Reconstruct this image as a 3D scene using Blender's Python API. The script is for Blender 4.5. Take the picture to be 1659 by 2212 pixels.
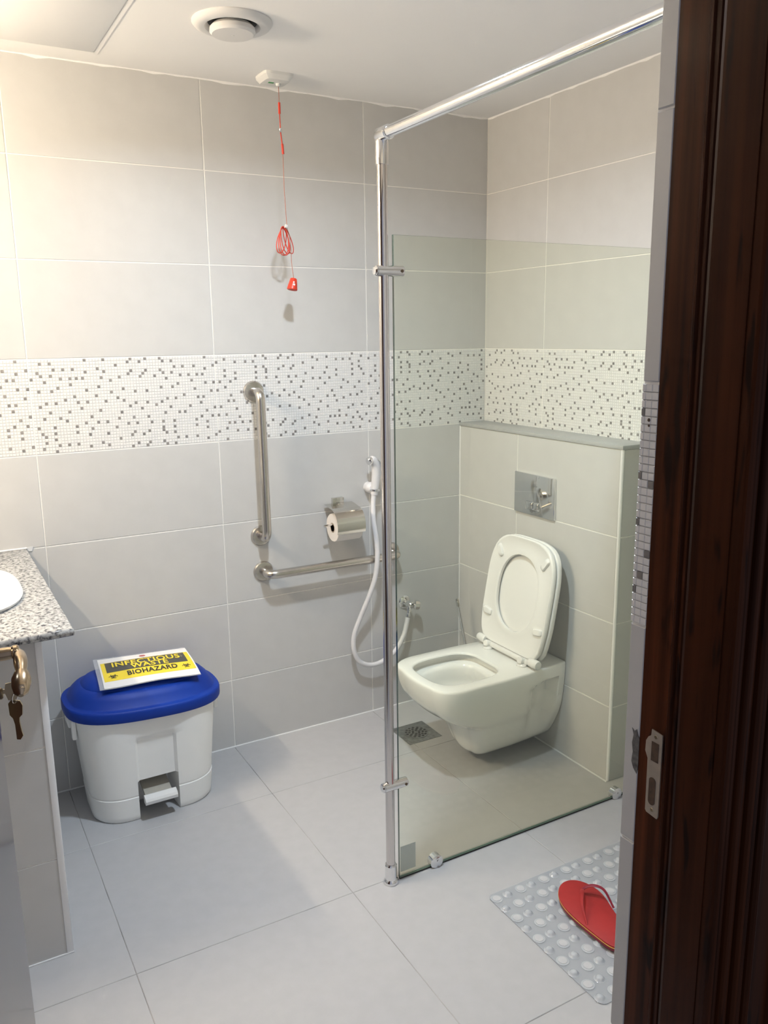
import bpy, bmesh, math, random
from mathutils import Vector, Matrix
random.seed(7)
for o in list(bpy.data.objects): bpy.data.objects.remove(o)
sc = bpy.context.scene
COL = sc.collection

# ------------------------------------------------------------------ camera
cam_d = bpy.data.cameras.new('camera'); cam = bpy.data.objects.new('camera', cam_d); COL.objects.link(cam)
CP = Vector((-2.076, -2.824, 1.529)); YAW, PIT, ROL, FPX = 0.512, -0.210, -0.0133, 1790.8
fwd = Vector((math.sin(YAW)*math.cos(PIT), math.cos(YAW)*math.cos(PIT), math.sin(PIT)))
rgt = Vector((math.cos(YAW), -math.sin(YAW), 0)); upv = rgt.cross(fwd)
r2 = math.cos(ROL)*rgt + math.sin(ROL)*upv; u2 = -math.sin(ROL)*rgt + math.cos(ROL)*upv
M = Matrix(((r2.x, u2.x, -fwd.x, CP.x), (r2.y, u2.y, -fwd.y, CP.y), (r2.z, u2.z, -fwd.z, CP.z), (0, 0, 0, 1)))
cam.matrix_world = M
cam_d.sensor_fit = 'HORIZONTAL'; cam_d.sensor_width = 36.0; cam_d.lens = FPX/1659*36.0
cam_d.clip_start = 0.02
sc.camera = cam

# ------------------------------------------------------------------ world, lights, exposure
w = bpy.data.worlds.new('world'); sc.world = w; w.use_nodes = True
w.node_tree.nodes['Background'].inputs[0].default_value = (0.82, 0.85, 1.0, 1)
w.node_tree.nodes['Background'].inputs[1].default_value = 0.30
LAMP1 = Vector((-1.18, -1.07, 2.335)); LAMP2 = Vector((-2.575, -0.60, 2.085))   # tube over the mirror, built with its fitting below
def area_disk(name, loc, size, power, col, spread):
    d = bpy.data.lights.new(name, 'AREA'); d.shape = 'DISK'; d.size = size; d.energy = power; d.color = col; d.spread = spread
    o = bpy.data.objects.new(name, d); COL.objects.link(o); o.location = loc
    return o
area_disk('downlight_lamp', LAMP1, 0.10, 15.2, (0.77, 0.88, 1.0), math.radians(160))
TUBE_L = 222.0     # radiance of the warm tube
sc.view_settings.view_transform = 'Standard'; sc.view_settings.look = 'None'
sc.view_settings.gamma = 1.0; sc.view_settings.exposure = 0.57; sc.view_settings.use_curve_mapping = False

# ------------------------------------------------------------------ materials
def srgb(r, g, b):
    f = lambda c: (c/255/12.92 if c/255 <= .04045 else ((c/255+.055)/1.055)**2.4)
    return (f(r), f(g), f(b), 1)
def mat(name, col, rough=.5, metal=0.0, spec=.5, coat=0.0, var=0.0, vscale=8.0, bump=0.0, bscale=200.0, trans=0.0, ior=1.45, alpha=1.0, sss=0.0):
    m = bpy.data.materials.new(name); m.use_nodes = True
    nt = m.node_tree; b = nt.nodes['Principled BSDF']
    b.inputs['Base Color'].default_value = col; b.inputs['Roughness'].default_value = rough
    b.inputs['Metallic'].default_value = metal; b.inputs['Specular IOR Level'].default_value = spec
    b.inputs['Coat Weight'].default_value = coat; b.inputs['Coat Roughness'].default_value = .08
    b.inputs['Transmission Weight'].default_value = trans; b.inputs['IOR'].default_value = ior
    b.inputs['Alpha'].default_value = alpha
    if sss: b.inputs['Subsurface Weight'].default_value = sss; b.inputs['Subsurface Radius'].default_value = (.01, .01, .01)
    if var or bump:
        tc = nt.nodes.new('ShaderNodeTexCoord')
    if var:
        n = nt.nodes.new('ShaderNodeTexNoise'); n.inputs['Scale'].default_value = vscale; n.inputs['Detail'].default_value = 5
        nt.links.new(tc.outputs['Object'], n.inputs['Vector'])
        r = nt.nodes.new('ShaderNodeValToRGB'); r.color_ramp.elements[0].position = .3; r.color_ramp.elements[1].position = .7
        r.color_ramp.elements[0].color = tuple(c*(1-var) for c in col[:3])+(1,); r.color_ramp.elements[1].color = tuple(min(1, c*(1+var)) for c in col[:3])+(1,)
        nt.links.new(n.outputs['Fac'], r.inputs['Fac']); nt.links.new(r.outputs['Color'], b.inputs['Base Color'])
    if bump:
        n2 = nt.nodes.new('ShaderNodeTexNoise'); n2.inputs['Scale'].default_value = bscale; n2.inputs['Detail'].default_value = 3
        nt.links.new(tc.outputs['Object'], n2.inputs['Vector'])
        bp = nt.nodes.new('ShaderNodeBump'); bp.inputs['Strength'].default_value = bump; bp.inputs['Distance'].default_value = .002
        nt.links.new(n2.outputs['Fac'], bp.inputs['Height']); nt.links.new(bp.outputs['Normal'], b.inputs['Normal'])
    return m
G = {}
G['wall_tile'] = mat('wall_tile', (.565, .562, .553, 1), .42, var=.02, vscale=14, bump=.04, bscale=350)
G['floor_tile'] = mat('floor_tile', (.435, .437, .447, 1), .45, var=.025, vscale=25, bump=.05, bscale=300)
G['grout'] = mat('grout', (.86, .84, .80, 1), .85, bump=.3, bscale=400)
G['floor_grout'] = mat('floor_grout', (.30, .29, .28, 1), .9, var=.45, vscale=9)
G['mosaic_white'] = mat('mosaic_white', (.765, .755, .74, 1), .3, var=.02, vscale=60)
G['mosaic_grout'] = mat('mosaic_grout', (.68, .67, .655, 1), .7)
G['mosaic_dark'] = mat('mosaic_dark', (.245, .232, .222, 1), .35, var=.25, vscale=45)
G['ceiling'] = mat('ceiling_paint', (.90, .89, .88, 1), .8, var=.01, vscale=4, bump=.12, bscale=60)
G['plastic_white'] = mat('plastic_white', (.72, .72, .71, 1), .35)
G['vent_white'] = mat('vent_white', (.72, .71, .70, 1), .4)
G['bin_white'] = mat('bin_white', (.88, .875, .85, 1), .38, var=.015, vscale=10, bump=.06, bscale=500)
G['bin_beige'] = mat('bin_inside', (.40, .38, .33, 1), .5)  # grey beige of the pedal arm
G['blue'] = mat('blue_plastic', (.003, .034, .29, 1), .48, spec=.3, bump=.05, bscale=500)
G['ceramic'] = mat('ceramic', (.88, .88, .86, 1), .12, coat=.6, sss=0)
G['seat'] = mat('seat_plastic', (.85, .84, .82, 1), .2, coat=.3)
G['chrome'] = mat('chrome', (.80, .80, .81, 1), .07, 1.0)
G['chrome_dark_reflection'] = mat('chrome_dark_reflection', (.64, .61, .60, 1), .09, 1.0)  # pole chrome darkened: reflection of the dark hall put into its colour
G['steel'] = mat('brushed_steel', (.60, .565, .52, 1), .24, 1.0, bump=.03, bscale=900)
G['steel_cover'] = mat('polished_cover', (.66, .64, .60, 1), .12, 1.0)
G['red'] = mat('red_rubber', (.33, .018, .018, 1), .6, var=.05, vscale=40)
G['red_dark'] = mat('dark_red_rubber', (.22, .012, .03, 1), .5)
G['yellow_line'] = mat('yellow_line', (.75, .48, .1, 1), .6)
G['red_plastic'] = mat('red_plastic', (.62, .045, .02, 1), .35)
G['red_cord'] = mat('red_cord', (.60, .06, .035, 1), .55)
G['thin_cord'] = mat('thin_cord', (.42, .15, .10, 1), .6)
G['paper'] = mat('paper', (.75, .74, .74, 1), .5)
G['core'] = mat('cardboard', (.42, .36, .29, 1), .9)
G['roll'] = mat('tissue', (.78, .74, .70, 1), .95, bump=.1, bscale=300)
G['yellow'] = mat('print_yellow', (.80, .62, .045, 1), .45)
G['ink'] = mat('print_ink', (.035, .035, .03, 1), .5)
G['inkgrey'] = mat('print_grey', (.075, .075, .065, 1), .5)
G['logo'] = mat('print_logo', (.40, .12, .13, 1), .5)
G['sleeve'] = mat('plastic_sleeve', (.62, .64, .68, 1), .12, alpha=.35)
G['brass'] = mat('bronze_handle', (.46, .36, .25, 1), .22, 1.0)
G['brass_dark'] = mat('dark_bronze', (.17, .13, .09, 1), .3, 1.0)
G['key'] = mat('key_metal', (.48, .40, .28, 1), .35, 1.0)
G['mat_sheet'] = mat('mat_sheet', (.52, .545, .58, 1), .25, alpha=.55, coat=.3)
G['mat_dome'] = mat('mat_dome', (.55, .575, .61, 1), .06, alpha=.8, coat=1.0)
G['mat_disc'] = mat('mat_disc', (.50, .505, .52, 1), .4)
G['drain'] = mat('drain_metal', (.33, .34, .33, 1), .38, .85, var=.25, vscale=60)
G['drain_dark'] = mat('drain_dark', (.10, .10, .095, 1), .6, .4, var=.6, vscale=110)
G['ledge'] = mat('ledge_stone', (.40, .41, .41, 1), .3, var=.03, vscale=30)
G['trim_white'] = mat('trim_white', (.86, .86, .87, 1), .16, coat=.5)
G['hose'] = mat('hose_plastic', (.72, .71, .72, 1), .3, coat=.2)
G['strike'] = mat('strike_plate', (.52, .46, .38, 1), .4, .55, var=.1, vscale=60)
G['hole'] = mat('mortise_hole', (.09, .055, .035, 1), .8, var=.4, vscale=90)
G['mortar'] = mat('mortar', (.13, .125, .12, 1), .95, var=.4, vscale=120, bump=.6, bscale=250)
G['sealant'] = mat('sealant', (.74, .74, .74, 1), .3)
G['plaster'] = mat('plaster', (.5, .49, .47, 1), .9)
G['water'] = mat('water', (.75, .8, .82, 1), .03, trans=.9, ior=1.33)
G['sticker'] = mat('glass_label', (.46, .52, .49, 1), .5, alpha=.55)
G['sticker_print'] = mat('glass_label_print', (.22, .32, .29, 1), .5, alpha=.6)
G['green'] = mat('green_print', (.02, .28, .06, 1), .4)
G['rubber'] = mat('black_rubber', (.02, .02, .02, 1), .6)

def granite():
    m = bpy.data.materials.new('granite'); m.use_nodes = True; nt = m.node_tree; b = nt.nodes['Principled BSDF']
    tc = nt.nodes.new('ShaderNodeTexCoord'); b.inputs['Roughness'].default_value = .22
    v = nt.nodes.new('ShaderNodeTexNoise'); v.inputs['Scale'].default_value = 95; v.inputs['Detail'].default_value = 6; v.inputs['Roughness'].default_value = .65
    nt.links.new(tc.outputs['Object'], v.inputs['Vector'])
    r = nt.nodes.new('ShaderNodeValToRGB'); e = r.color_ramp.elements
    e[0].position = .36; e[0].color = (.035, .036, .045, 1); e[1].position = .62; e[1].color = (.50, .50, .485, 1)
    x = e.new(.43); x.color = (.15, .15, .155, 1); x = e.new(.49); x.color = (.36, .355, .345, 1)
    nt.links.new(v.outputs['Fac'], r.inputs['Fac']); nt.links.new(r.outputs['Color'], b.inputs['Base Color'])
    return m
G['granite'] = granite()

def wood(nm='dark_varnished_wood', k=1.0):
    m = bpy.data.materials.new(nm); m.use_nodes = True; nt = m.node_tree; b = nt.nodes['Principled BSDF']
    tc = nt.nodes.new('ShaderNodeTexCoord'); mp = nt.nodes.new('ShaderNodeMapping'); mp.inputs['Scale'].default_value = (60, 60, 1.6)
    nt.links.new(tc.outputs['Object'], mp.inputs['Vector'])
    n = nt.nodes.new('ShaderNodeTexNoise'); n.inputs['Scale'].default_value = 1.0; n.inputs['Detail'].default_value = 6
    nt.links.new(mp.outputs['Vector'], n.inputs['Vector'])
    r = nt.nodes.new('ShaderNodeValToRGB'); e = r.color_ramp.elements
    e[0].position = .32; e[0].color = (.020, .0055, .0022, 1); e[1].position = .72; e[1].color = (.060*k, .0175*k, .0065*k, 1)
    nt.links.new(n.outputs['Fac'], r.inputs['Fac'])
    # knots and worn dark scuffs
    mp2 = nt.nodes.new('ShaderNodeMapping'); mp2.inputs['Scale'].default_value = (55, 55, 9)
    nt.links.new(tc.outputs['Object'], mp2.inputs['Vector'])
    n2 = nt.nodes.new('ShaderNodeTexNoise'); n2.inputs['Scale'].default_value = 1.0; n2.inputs['Detail'].default_value = 2
    nt.links.new(mp2.outputs['Vector'], n2.inputs['Vector'])
    r2_ = nt.nodes.new('ShaderNodeValToRGB'); r2_.color_ramp.elements[0].position = .60; r2_.color_ramp.elements[1].position = .68
    nt.links.new(n2.outputs['Fac'], r2_.inputs['Fac'])
    mx = nt.nodes.new('ShaderNodeMixRGB'); mx.inputs[2].default_value = (.014, .005, .003, 1)
    nt.links.new(r2_.outputs['Color'], mx.inputs[0]); nt.links.new(r.outputs['Color'], mx.inputs[1])
    nt.links.new(mx.outputs['Color'], b.inputs['Base Color'])
    b.inputs['Roughness'].default_value = .45; b.inputs['Specular IOR Level'].default_value = .08; b.inputs['Coat Weight'].default_value = .05; b.inputs['Coat Roughness'].default_value = .12
    bp = nt.nodes.new('ShaderNodeBump'); bp.inputs['Strength'].default_value = .25; bp.inputs['Distance'].default_value = .001
    nt.links.new(n.outputs['Fac'], bp.inputs['Height']); nt.links.new(bp.outputs['Normal'], b.inputs['Normal'])
    return m
G['wood'] = wood(); G['door_gloss'] = wood('glossy_door', 1.2); _b = G['door_gloss'].node_tree.nodes['Principled BSDF']; _b.inputs['Coat Weight'].default_value = 1.0; _b.inputs['Coat Roughness'].default_value = .12
G['wood_worn'] = wood('worn_wood', 1.6)

def glass(name, tint, ior=1.5):
    m = bpy.data.materials.new(name); m.use_nodes = True; nt = m.node_tree
    for n in list(nt.nodes): nt.nodes.remove(n)
    out = nt.nodes.new('ShaderNodeOutputMaterial'); mix = nt.nodes.new('ShaderNodeMixShader')
    t = nt.nodes.new('ShaderNodeBsdfTransparent'); t.inputs[0].default_value = tint
    g = nt.nodes.new('ShaderNodeBsdfGlossy'); g.inputs['Roughness'].default_value = .01
    f = nt.nodes.new('ShaderNodeFresnel'); f.inputs['IOR'].default_value = ior
    geo = nt.nodes.new('ShaderNodeNewGeometry'); mx = nt.nodes.new('ShaderNodeMath'); mx.operation = 'SUBTRACT'
    mx.inputs[0].default_value = 1.0; nt.links.new(geo.outputs['Backfacing'], mx.inputs[1])
    mu = nt.nodes.new('ShaderNodeMath'); mu.operation = 'MULTIPLY'
    nt.links.new(f.outputs[0], mu.inputs[0]); nt.links.new(mx.outputs[0], mu.inputs[1])
    nt.links.new(mu.outputs[0], mix.inputs[0]); nt.links.new(t.outputs[0], mix.inputs[1]); nt.links.new(g.outputs[0], mix.inputs[2])
    nt.links.new(mix.outputs[0], out.inputs[0])
    return m
G['glass'] = glass('tinted_glass', (.957, .974, .925, 1))
G['glass_edge'] = mat('glass_edge', (.05, .10, .075, 1), .1, coat=.5)
def emit(name, col, s):
    m = bpy.data.materials.new(name); m.use_nodes = True; nt = m.node_tree
    for n in list(nt.nodes): nt.nodes.remove(n)
    out = nt.nodes.new('ShaderNodeOutputMaterial'); e = nt.nodes.new('ShaderNodeEmission'); e.inputs[0].default_value = col; e.inputs[1].default_value = s
    nt.links.new(e.outputs[0], out.inputs[0]); return m
G['lamp_glow'] = emit('lamp_glow', (.92, .96, 1, 1), 12)

G['tube_glow'] = emit('tube_glow', (1.0, .83, .61, 1), TUBE_L)

# ------------------------------------------------------------------ mesh helpers
def link(o, parent=None):
    COL.objects.link(o)
    if parent is not None:
        o.parent = parent; o.matrix_parent_inverse = Matrix.Translation(-parent.location) if parent.type == 'EMPTY' else Matrix()
    return o
def tag(o, label=None, cat=None, group=None, kind=None):
    if label: o['label'] = label
    if cat: o['category'] = cat
    if group: o['group'] = group
    if kind: o['kind'] = kind
    return o
def empty(name, loc, label=None, cat=None, group=None, kind=None):
    o = bpy.data.objects.new(name, None); o.empty_display_size = .05; o.location = loc; COL.objects.link(o)
    return tag(o, label, cat, group, kind)
def mk(name, vs, fs, m, parent=None, smooth=False, fix=True):
    me = bpy.data.meshes.new(name); me.from_pydata([tuple(v) for v in vs], [], fs)
    if fix:
        bm = bmesh.new(); bm.from_mesh(me); bmesh.ops.recalc_face_normals(bm, faces=bm.faces); bm.to_mesh(me); bm.free()
    me.materials.append(m)
    if smooth: me.polygons.foreach_set('use_smooth', [True]*len(me.polygons))
    return link(bpy.data.objects.new(name, me), parent)
def autosmooth(o, deg=35):
    me = o.data; me.polygons.foreach_set('use_smooth', [True]*len(me.polygons))
    bm = bmesh.new(); bm.from_mesh(me)
    for e in bm.edges:
        if len(e.link_faces) == 2 and e.calc_face_angle(0) > math.radians(deg): e.smooth = False
    bm.to_mesh(me); bm.free(); return o
def box(name, a, b, m, parent=None, bevel=0.0, seg=2):
    x0, y0, z0 = (min(a[i], b[i]) for i in range(3)); x1, y1, z1 = (max(a[i], b[i]) for i in range(3))
    bm = bmesh.new(); bmesh.ops.create_cube(bm, size=1)
    for v in bm.verts: v.co = Vector(((x0+x1)/2+v.co.x*(x1-x0), (y0+y1)/2+v.co.y*(y1-y0), (z0+z1)/2+v.co.z*(z1-z0)))
    if bevel: bmesh.ops.bevel(bm, geom=list(bm.edges), offset=bevel, segments=seg, profile=.5, affect='EDGES')
    me = bpy.data.meshes.new(name); bm.to_mesh(me); bm.free(); me.materials.append(m)
    o = link(bpy.data.objects.new(name, me), parent)
    if bevel: autosmooth(o, 40)
    return o
def loft(rings, closed=True, cap0=True, cap1=True, base=0):
    n = len(rings[0]); vs = [v for r in rings for v in r]; fs = []
    for i in range(len(rings)-1):
        for j in range(n if closed else n-1):
            k = (j+1) % n
            fs.append((base+i*n+j, base+i*n+k, base+(i+1)*n+k, base+(i+1)*n+j))
    if cap0: fs.append(tuple(base+j for j in reversed(range(n))))
    if cap1: fs.append(tuple(base+(len(rings)-1)*n+j for j in range(n)))
    return vs, fs
def fillet(pts, r, n=7):
    pts = [Vector(p) for p in pts]; out = [pts[0]]
    for i in range(1, len(pts)-1):
        a, b, c = pts[i-1], pts[i], pts[i+1]; d1 = (a-b).normalized(); d2 = (c-b).normalized()
        rr = min(r, (a-b).length*.49, (c-b).length*.49)
        p, q = b+d1*rr, b+d2*rr
        for k in range(n+1):
            t = k/n; out.append((1-t)**2*p + 2*t*(1-t)*b + t*t*q)
    out.append(pts[-1]); return out
def spline(pts, n=8):
    P = [Vector(p) for p in pts]; P = [2*P[0]-P[1]]+P+[2*P[-1]-P[-2]]; out = []
    for i in range(1, len(P)-2):
        for k in range(n):
            t = k/n; a, b, c, d = P[i-1:i+3]
            out.append(.5*((2*b)+(c-a)*t+(2*a-5*b+4*c-d)*t*t+(3*b-a-3*c+d)*t**3))
    out.append(P[-2]); return out
def tube_geo(path, rad, seg=14, closed=False):
    path = [Vector(p) for p in path]; n = len(path); rings = []
    up = None
    for i, p in enumerate(path):
        t = (path[(i+1) % n]-path[i-1]) if closed else (path[min(i+1, n-1)]-path[max(i-1, 0)])
        t.normalize()
        if up is None:
            up = Vector((0, 0, 1)) if abs(t.z) < .9 else Vector((1, 0, 0))
        up = (up-t*up.dot(t)).normalized(); s = t.cross(up)
        r = rad[i] if isinstance(rad, (list, tuple)) else rad
        rings.append([p+up*(r*math.cos(2*math.pi*k/seg))+s*(r*math.sin(2*math.pi*k/seg)) for k in range(seg)])
    if closed:
        rings.append(rings[0]); return loft(rings, True, False, False)
    return loft(rings)
def tube(name, path, rad, m, parent=None, seg=14, closed=False):
    vs, fs = tube_geo(path, rad, seg, closed)
    return autosmooth(mk(name, vs, fs, m, parent), 50)
def frame(axis):
    a = Vector(axis).normalized(); u = a.orthogonal().normalized(); return a, u, a.cross(u)
def lathe(name, prof, org, axis, m, parent=None, seg=32, deg=35):
    a, u, v = frame(axis); org = Vector(org); rings = []
    for r, h in prof:
        r = max(r, 1e-5); rings.append([org+a*h+u*(r*math.cos(2*math.pi*k/seg))+v*(r*math.sin(2*math.pi*k/seg)) for k in range(seg)])
    vs, fs = loft(rings); return autosmooth(mk(name, vs, fs, m, parent), deg)
def prism(name, poly, z0, z1, m, parent=None, smooth=False):
    n = len(poly); vs = [(x, y, z0) for x, y in poly]+[(x, y, z1) for x, y in poly]
    fs = [tuple(range(n))[::-1], tuple(range(n, 2*n))]+[(i, (i+1) % n, n+(i+1) % n, n+i) for i in range(n)]
    o = mk(name, vs, fs, m, parent)
    return autosmooth(o, 30) if smooth else o

# tiled surfaces: O origin, U along columns, V along rows, N out of the wall
_tc = {}
def tile_mesh(w_, h_, t, m, inset=.0011):
    k = (round(w_, 4), round(h_, 4), round(t, 4), m.name)
    if k in _tc: return _tc[k]
    i = inset
    vs = [(0, 0, 0), (w_, 0, 0), (w_, h_, 0), (0, h_, 0), (0, 0, t*.55), (w_, 0, t*.55), (w_, h_, t*.55), (0, h_, t*.55), (i, i, t), (w_-i, i, t), (w_-i, h_-i, t), (i, h_-i, t)]
    fs = [(3, 2, 1, 0), (8, 9, 10, 11)]
    for a in (0, 4):
        for j in range(4): q = (j+1) % 4; fs.append((a+j, a+q, a+4+q, a+4+j))
    me = bpy.data.meshes.new('tile'); me.from_pydata(vs, [], fs); me.materials.append(m); _tc[k] = me; return me
def place(name, me, O, U, V, N, parent):
    o = bpy.data.objects.new(name, me); COL.objects.link(o)
    mw = Matrix(((U.x, V.x, N.x, O.x), (U.y, V.y, N.y, O.y), (U.z, V.z, N.z, O.z), (0, 0, 0, 1)))
    o.parent = parent; o.matrix_parent_inverse = Matrix(); o.matrix_basis = mw if parent.type != 'EMPTY' else Matrix.Translation(-parent.location) @ mw
    return o
def tiles(parent, O, U, V, us, vs, m, name='wall_tile', gap=.003, t=.0025, skip=None):
    O, U, V = Vector(O), Vector(U), Vector(V); N = U.cross(V); h = gap/2
    for i in range(len(us)-1):
        for j in range(len(vs)-1):
            if skip and skip(us[i], us[i+1], vs[j], vs[j+1]): continue
            w_, h_ = us[i+1]-us[i]-gap, vs[j+1]-vs[j]-gap
            if w_ < .005 or h_ < .005: continue
            place(name, tile_mesh(w_, h_, t, m), O+U*(us[i]+h)+V*(vs[j]+h)-N*t, U, V, N, parent)

PAT = """.................#.....#........#....#....#...............#...
...#..#........................#...#.......#..#...............
...........................#..................................
.......#..#..#.......#.........................#..#...#......#
..#..............#.....#........#....#....#...............#...
...#..#........................#....#......#..#...............
#........#..#.#.#.....#.....#......#....#........#..#..#.#....
....#....................#..................#.................
............#........................................#........
........#............#..........................#.........#..#
..#...#..........#...........#............#...#...............
.........................#.......#...#................#.......
.............#......#.......................................#.
..........#................#......................#...........
....#..#......#..#.....#.....#..............#..#.......#.#....
..#..............................#...#....#...................
...............#...............#........#...............#.....
.....#.....#.........#.............#.........#......#.........
............................#................................#
...#....#.........#........................#....#.#.......#...
..........#................#....#....#........................
................#...#..#................................#...#.
.#....#......#................#..#....#...#...#.......#.......
..................#.......#...............................#...
..#...#......#............................#...#.......#.......
...#.............#.....#........#....#....#...............#...
......#........................#...#.......#..#...............
...#.......................#..................................
.......#..#..#.......#.........................#..#...#......#
..#..............#.....#.........#...#....#...............#...
......#........................#....#......#..#...............""".split()
_mc = {}
def mosaic(parent, O, U, V, u0, z0, rot, cmin=0.0, cmax=.6):
    """one 600 x 300 mosaic panel whose left edge is u0; only cells within cmin..cmax of it are kept"""
    O, U, V = Vector(O), Vector(U), Vector(V); N = U.cross(V); key = (rot, round(cmin, 3), round(cmax, 3))
    if key not in _mc:
        cw, ch = .597/62, .297/31; g, t, b = .0011, .0016, .0008; W_, D_ = ([], []), ([], [])
        for r in range(31):
            for c in range(62):
                x = .0015+c*cw
                if x < cmin-.0005 or x+cw > cmax+.0005: continue
                dark = (PAT[30-r][61-c] if rot else PAT[r][c]) == '#'
                vs, fs = D_ if dark else W_; n = len(vs); y = .2985-(r+1)*ch
                x0, x1, y0, y1 = x+g/2, x+cw-g/2, y+g/2, y+ch-g/2
                vs += [(x0, y0, 0), (x1, y0, 0), (x1, y1, 0), (x0, y1, 0), (x0+b, y0+b, t), (x1-b, y0+b, t), (x1-b, y1-b, t), (x0+b, y1-b, t)]
                fs += [(n+4, n+5, n+6, n+7)]+[(n+j, n+(j+1) % 4, n+4+(j+1) % 4, n+4+j) for j in range(4)]
        ms = []
        for (vs, fs), mm in ((W_, 'mosaic_white'), (D_, 'mosaic_dark')):
            me = bpy.data.meshes.new(mm); me.from_pydata(vs, [], fs); me.materials.append(G[mm]); ms.append(me)
        x0, x1 = max(.0015, cmin), min(.5985, cmax)
        me = bpy.data.meshes.new('mosaic_back'); me.from_pydata([(x0, .0015, 0), (x1, .0015, 0), (x1, .2985, 0), (x0, .2985, 0)], [], [(0, 1, 2, 3)])
        me.materials.append(G['mosaic_grout']); ms.append(me); _mc[key] = ms
    wh, dk, bk = _mc[key]; B = O+U*u0+V*z0
    p = place('mosaic_panel', bk, B-N*.0013, U, V, N, parent)
    for nm, me in (('mosaic_cells', wh), ('mosaic_chips', dk)):
        o = place(nm, me, B-N*.0013, U, V, N, parent); o['kind'] = 'stuff'

# ------------------------------------------------------------------ the room
X0, X1, Y0, Y1, ZC = -2.68, 0.0, 0.0, -2.105, 2.35     # left wall, right wall, back wall, front wall, ceiling
ROWS = [0, .27, .57, .87, 1.17, 1.47, 1.77, 2.07, 2.35]
ismos = lambda a, b, c, d_: abs(c-1.17) < .01
# back wall
wb = box('wall_back', (X0-.15, .0014, -.1), (X1+.15, .15, ZC+.1), G['grout']); tag(wb, kind='structure')
cols = [0, .326, .926, 1.526, 2.126, 2.68]
tiles(wb, (X0, 0, 0), (1, 0, 0), (0, 0, 1), cols, ROWS, G['wall_tile'], skip=ismos)
for c0, rot, a, b in ((-.274, False, .274, .6), (.326, False, 0, .6), (.926, False, 0, .6), (1.526, True, 0, .6), (2.126, True, 0, .554)):
    mosaic(wb, (X0, 0, 0), (1, 0, 0), (0, 0, 1), c0, 1.17, rot, a, b)
# right wall, from the back corner towards the door
wr = box('wall_right', (.0014, Y1-.15, -.1), (.15, .0014, ZC+.1), G['grout']); tag(wr, kind='structure')
cols = [0, .364, .964, 1.564, 2.105]
tiles(wr, (0, 0, 0), (0, -1, 0), (0, 0, 1), cols, ROWS, G['wall_tile'], skip=ismos)
for c0, a, b in ((-.236, .236, .6), (.364, 0, .6), (.964, 0, .6), (1.564, 0, .541)):
    mosaic(wr, (0, 0, 0), (0, -1, 0), (0, 0, 1), c0, 1.17, False, a, b)
# left wall
wl = box('wall_left', (X0-.0014, Y1-.15, -.1), (X0-.15, .0014, ZC+.1), G['grout']); tag(wl, kind='structure')
tiles(wl, (X0, Y1, 0), (0, 1, 0), (0, 0, 1), [0, .6, 1.2, 1.8, 2.105], ROWS, G['wall_tile'])
# front wall with the door opening
DX0, DX1, DZ = -2.23, -1.316, 2.10
vs = []; fs = []
def addbox(a, b):
    n = len(vs); x0, y0, z0 = a; x1, y1, z1 = b
    vs.extend([(x0, y0, z0), (x1, y0, z0), (x1, y1, z0), (x0, y1, z0), (x0, y0, z1), (x1, y0, z1), (x1, y1, z1), (x0, y1, z1)])
    fs.extend([(n, n+3, n+2, n+1), (n+4, n+5, n+6, n+7), (n, n+1, n+5, n+4), (n+1, n+2, n+6, n+5), (n+2, n+3, n+7, n+6), (n+3, n, n+4, n+7)])
YF = Y1-.0014
addbox((DX1+.0025, -2.25, -.1), (.15, YF, ZC+.1)); addbox((X0-.15, -2.25, -.1), (DX0, YF, ZC+.1)); addbox((DX0, -2.25, DZ), (DX1+.0025, YF, ZC+.1))
wf = mk('wall_front', vs, fs, G['grout']); tag(wf, kind='structure')
tiles(wf, (X1, Y1, 0), (-1, 0, 0), (0, 0, 1), [0, .6, 1.2, 1.316], ROWS, G['wall_tile'])
tiles(wf, (X1, Y1, 0), (-1, 0, 0), (0, 0, 1), [2.23, 2.68], ROWS, G['wall_tile'])
# tiled reveal beside the frame: faces -x, 25 mm deep
RV = [0, .27, .57, .87, 1.17]
tiles(wf, (DX1, Y1-.0005, 0), (0, -1, 0), (0, 0, 1), [0, .0265], RV, G['wall_tile'], name='reveal_tile')
tiles(wf, (DX1, Y1-.0005, 0), (0, -1, 0), (0, 0, 1), [0, .0265], [1.47, 1.77, 2.07, 2.1], G['wall_tile'], name='reveal_tile')
cw = .0094
for r in range(31):
    z = 1.1715+r*.0096
    for c, (a, b) in enumerate(((.0006, .0062), (.0066, .0160), (.0164, .0258))):
        dark = (r, c) in {(27, 0), (19, 0), (18, 2), (13, 0), (9, 2), (6, 1), (4, 0)}
        me = tile_mesh(b-a, .0088, .0022, G['mosaic_dark'] if dark else G['mosaic_white'], .0006)
        place('mosaic_chip', me, Vector((DX1+.0022, Y1-a, z)), Vector((0, -1, 0)), Vector((0, 0, 1)), Vector((-1, 0, 0)), wf)
pv = [(-2.1185, 1.030), (-2.1215, 1.022), (-2.1195, 1.010), (-2.1215, .998), (-2.1200, .984), (-2.1235, .976), (-2.1295, .970), (-2.1315, .982), (-2.1312, 1.000), (-2.1315, 1.018), (-2.1265, 1.031), (-2.1225, 1.027)]
mk('mortar_patch', [(DX1-.0006, y, z) for y, z in pv]+[(DX1+.002, y, z) for y, z in pv], [tuple(range(12)), tuple(range(12, 24))[::-1]]+[(i, 12+i, 12+(i+1) % 12, (i+1) % 12) for i in range(12)], G['mortar'], wf)
for (y, z, r) in ((-2.1185, 1.4262, .0022), (-2.1190, 1.4195, .0016)):
    lathe('screw_hole', [(r, 0), (r*.8, .0006)], (DX1-.0001, y, z), (-1, 0, 0), G['hole'], wf, 12)
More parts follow.
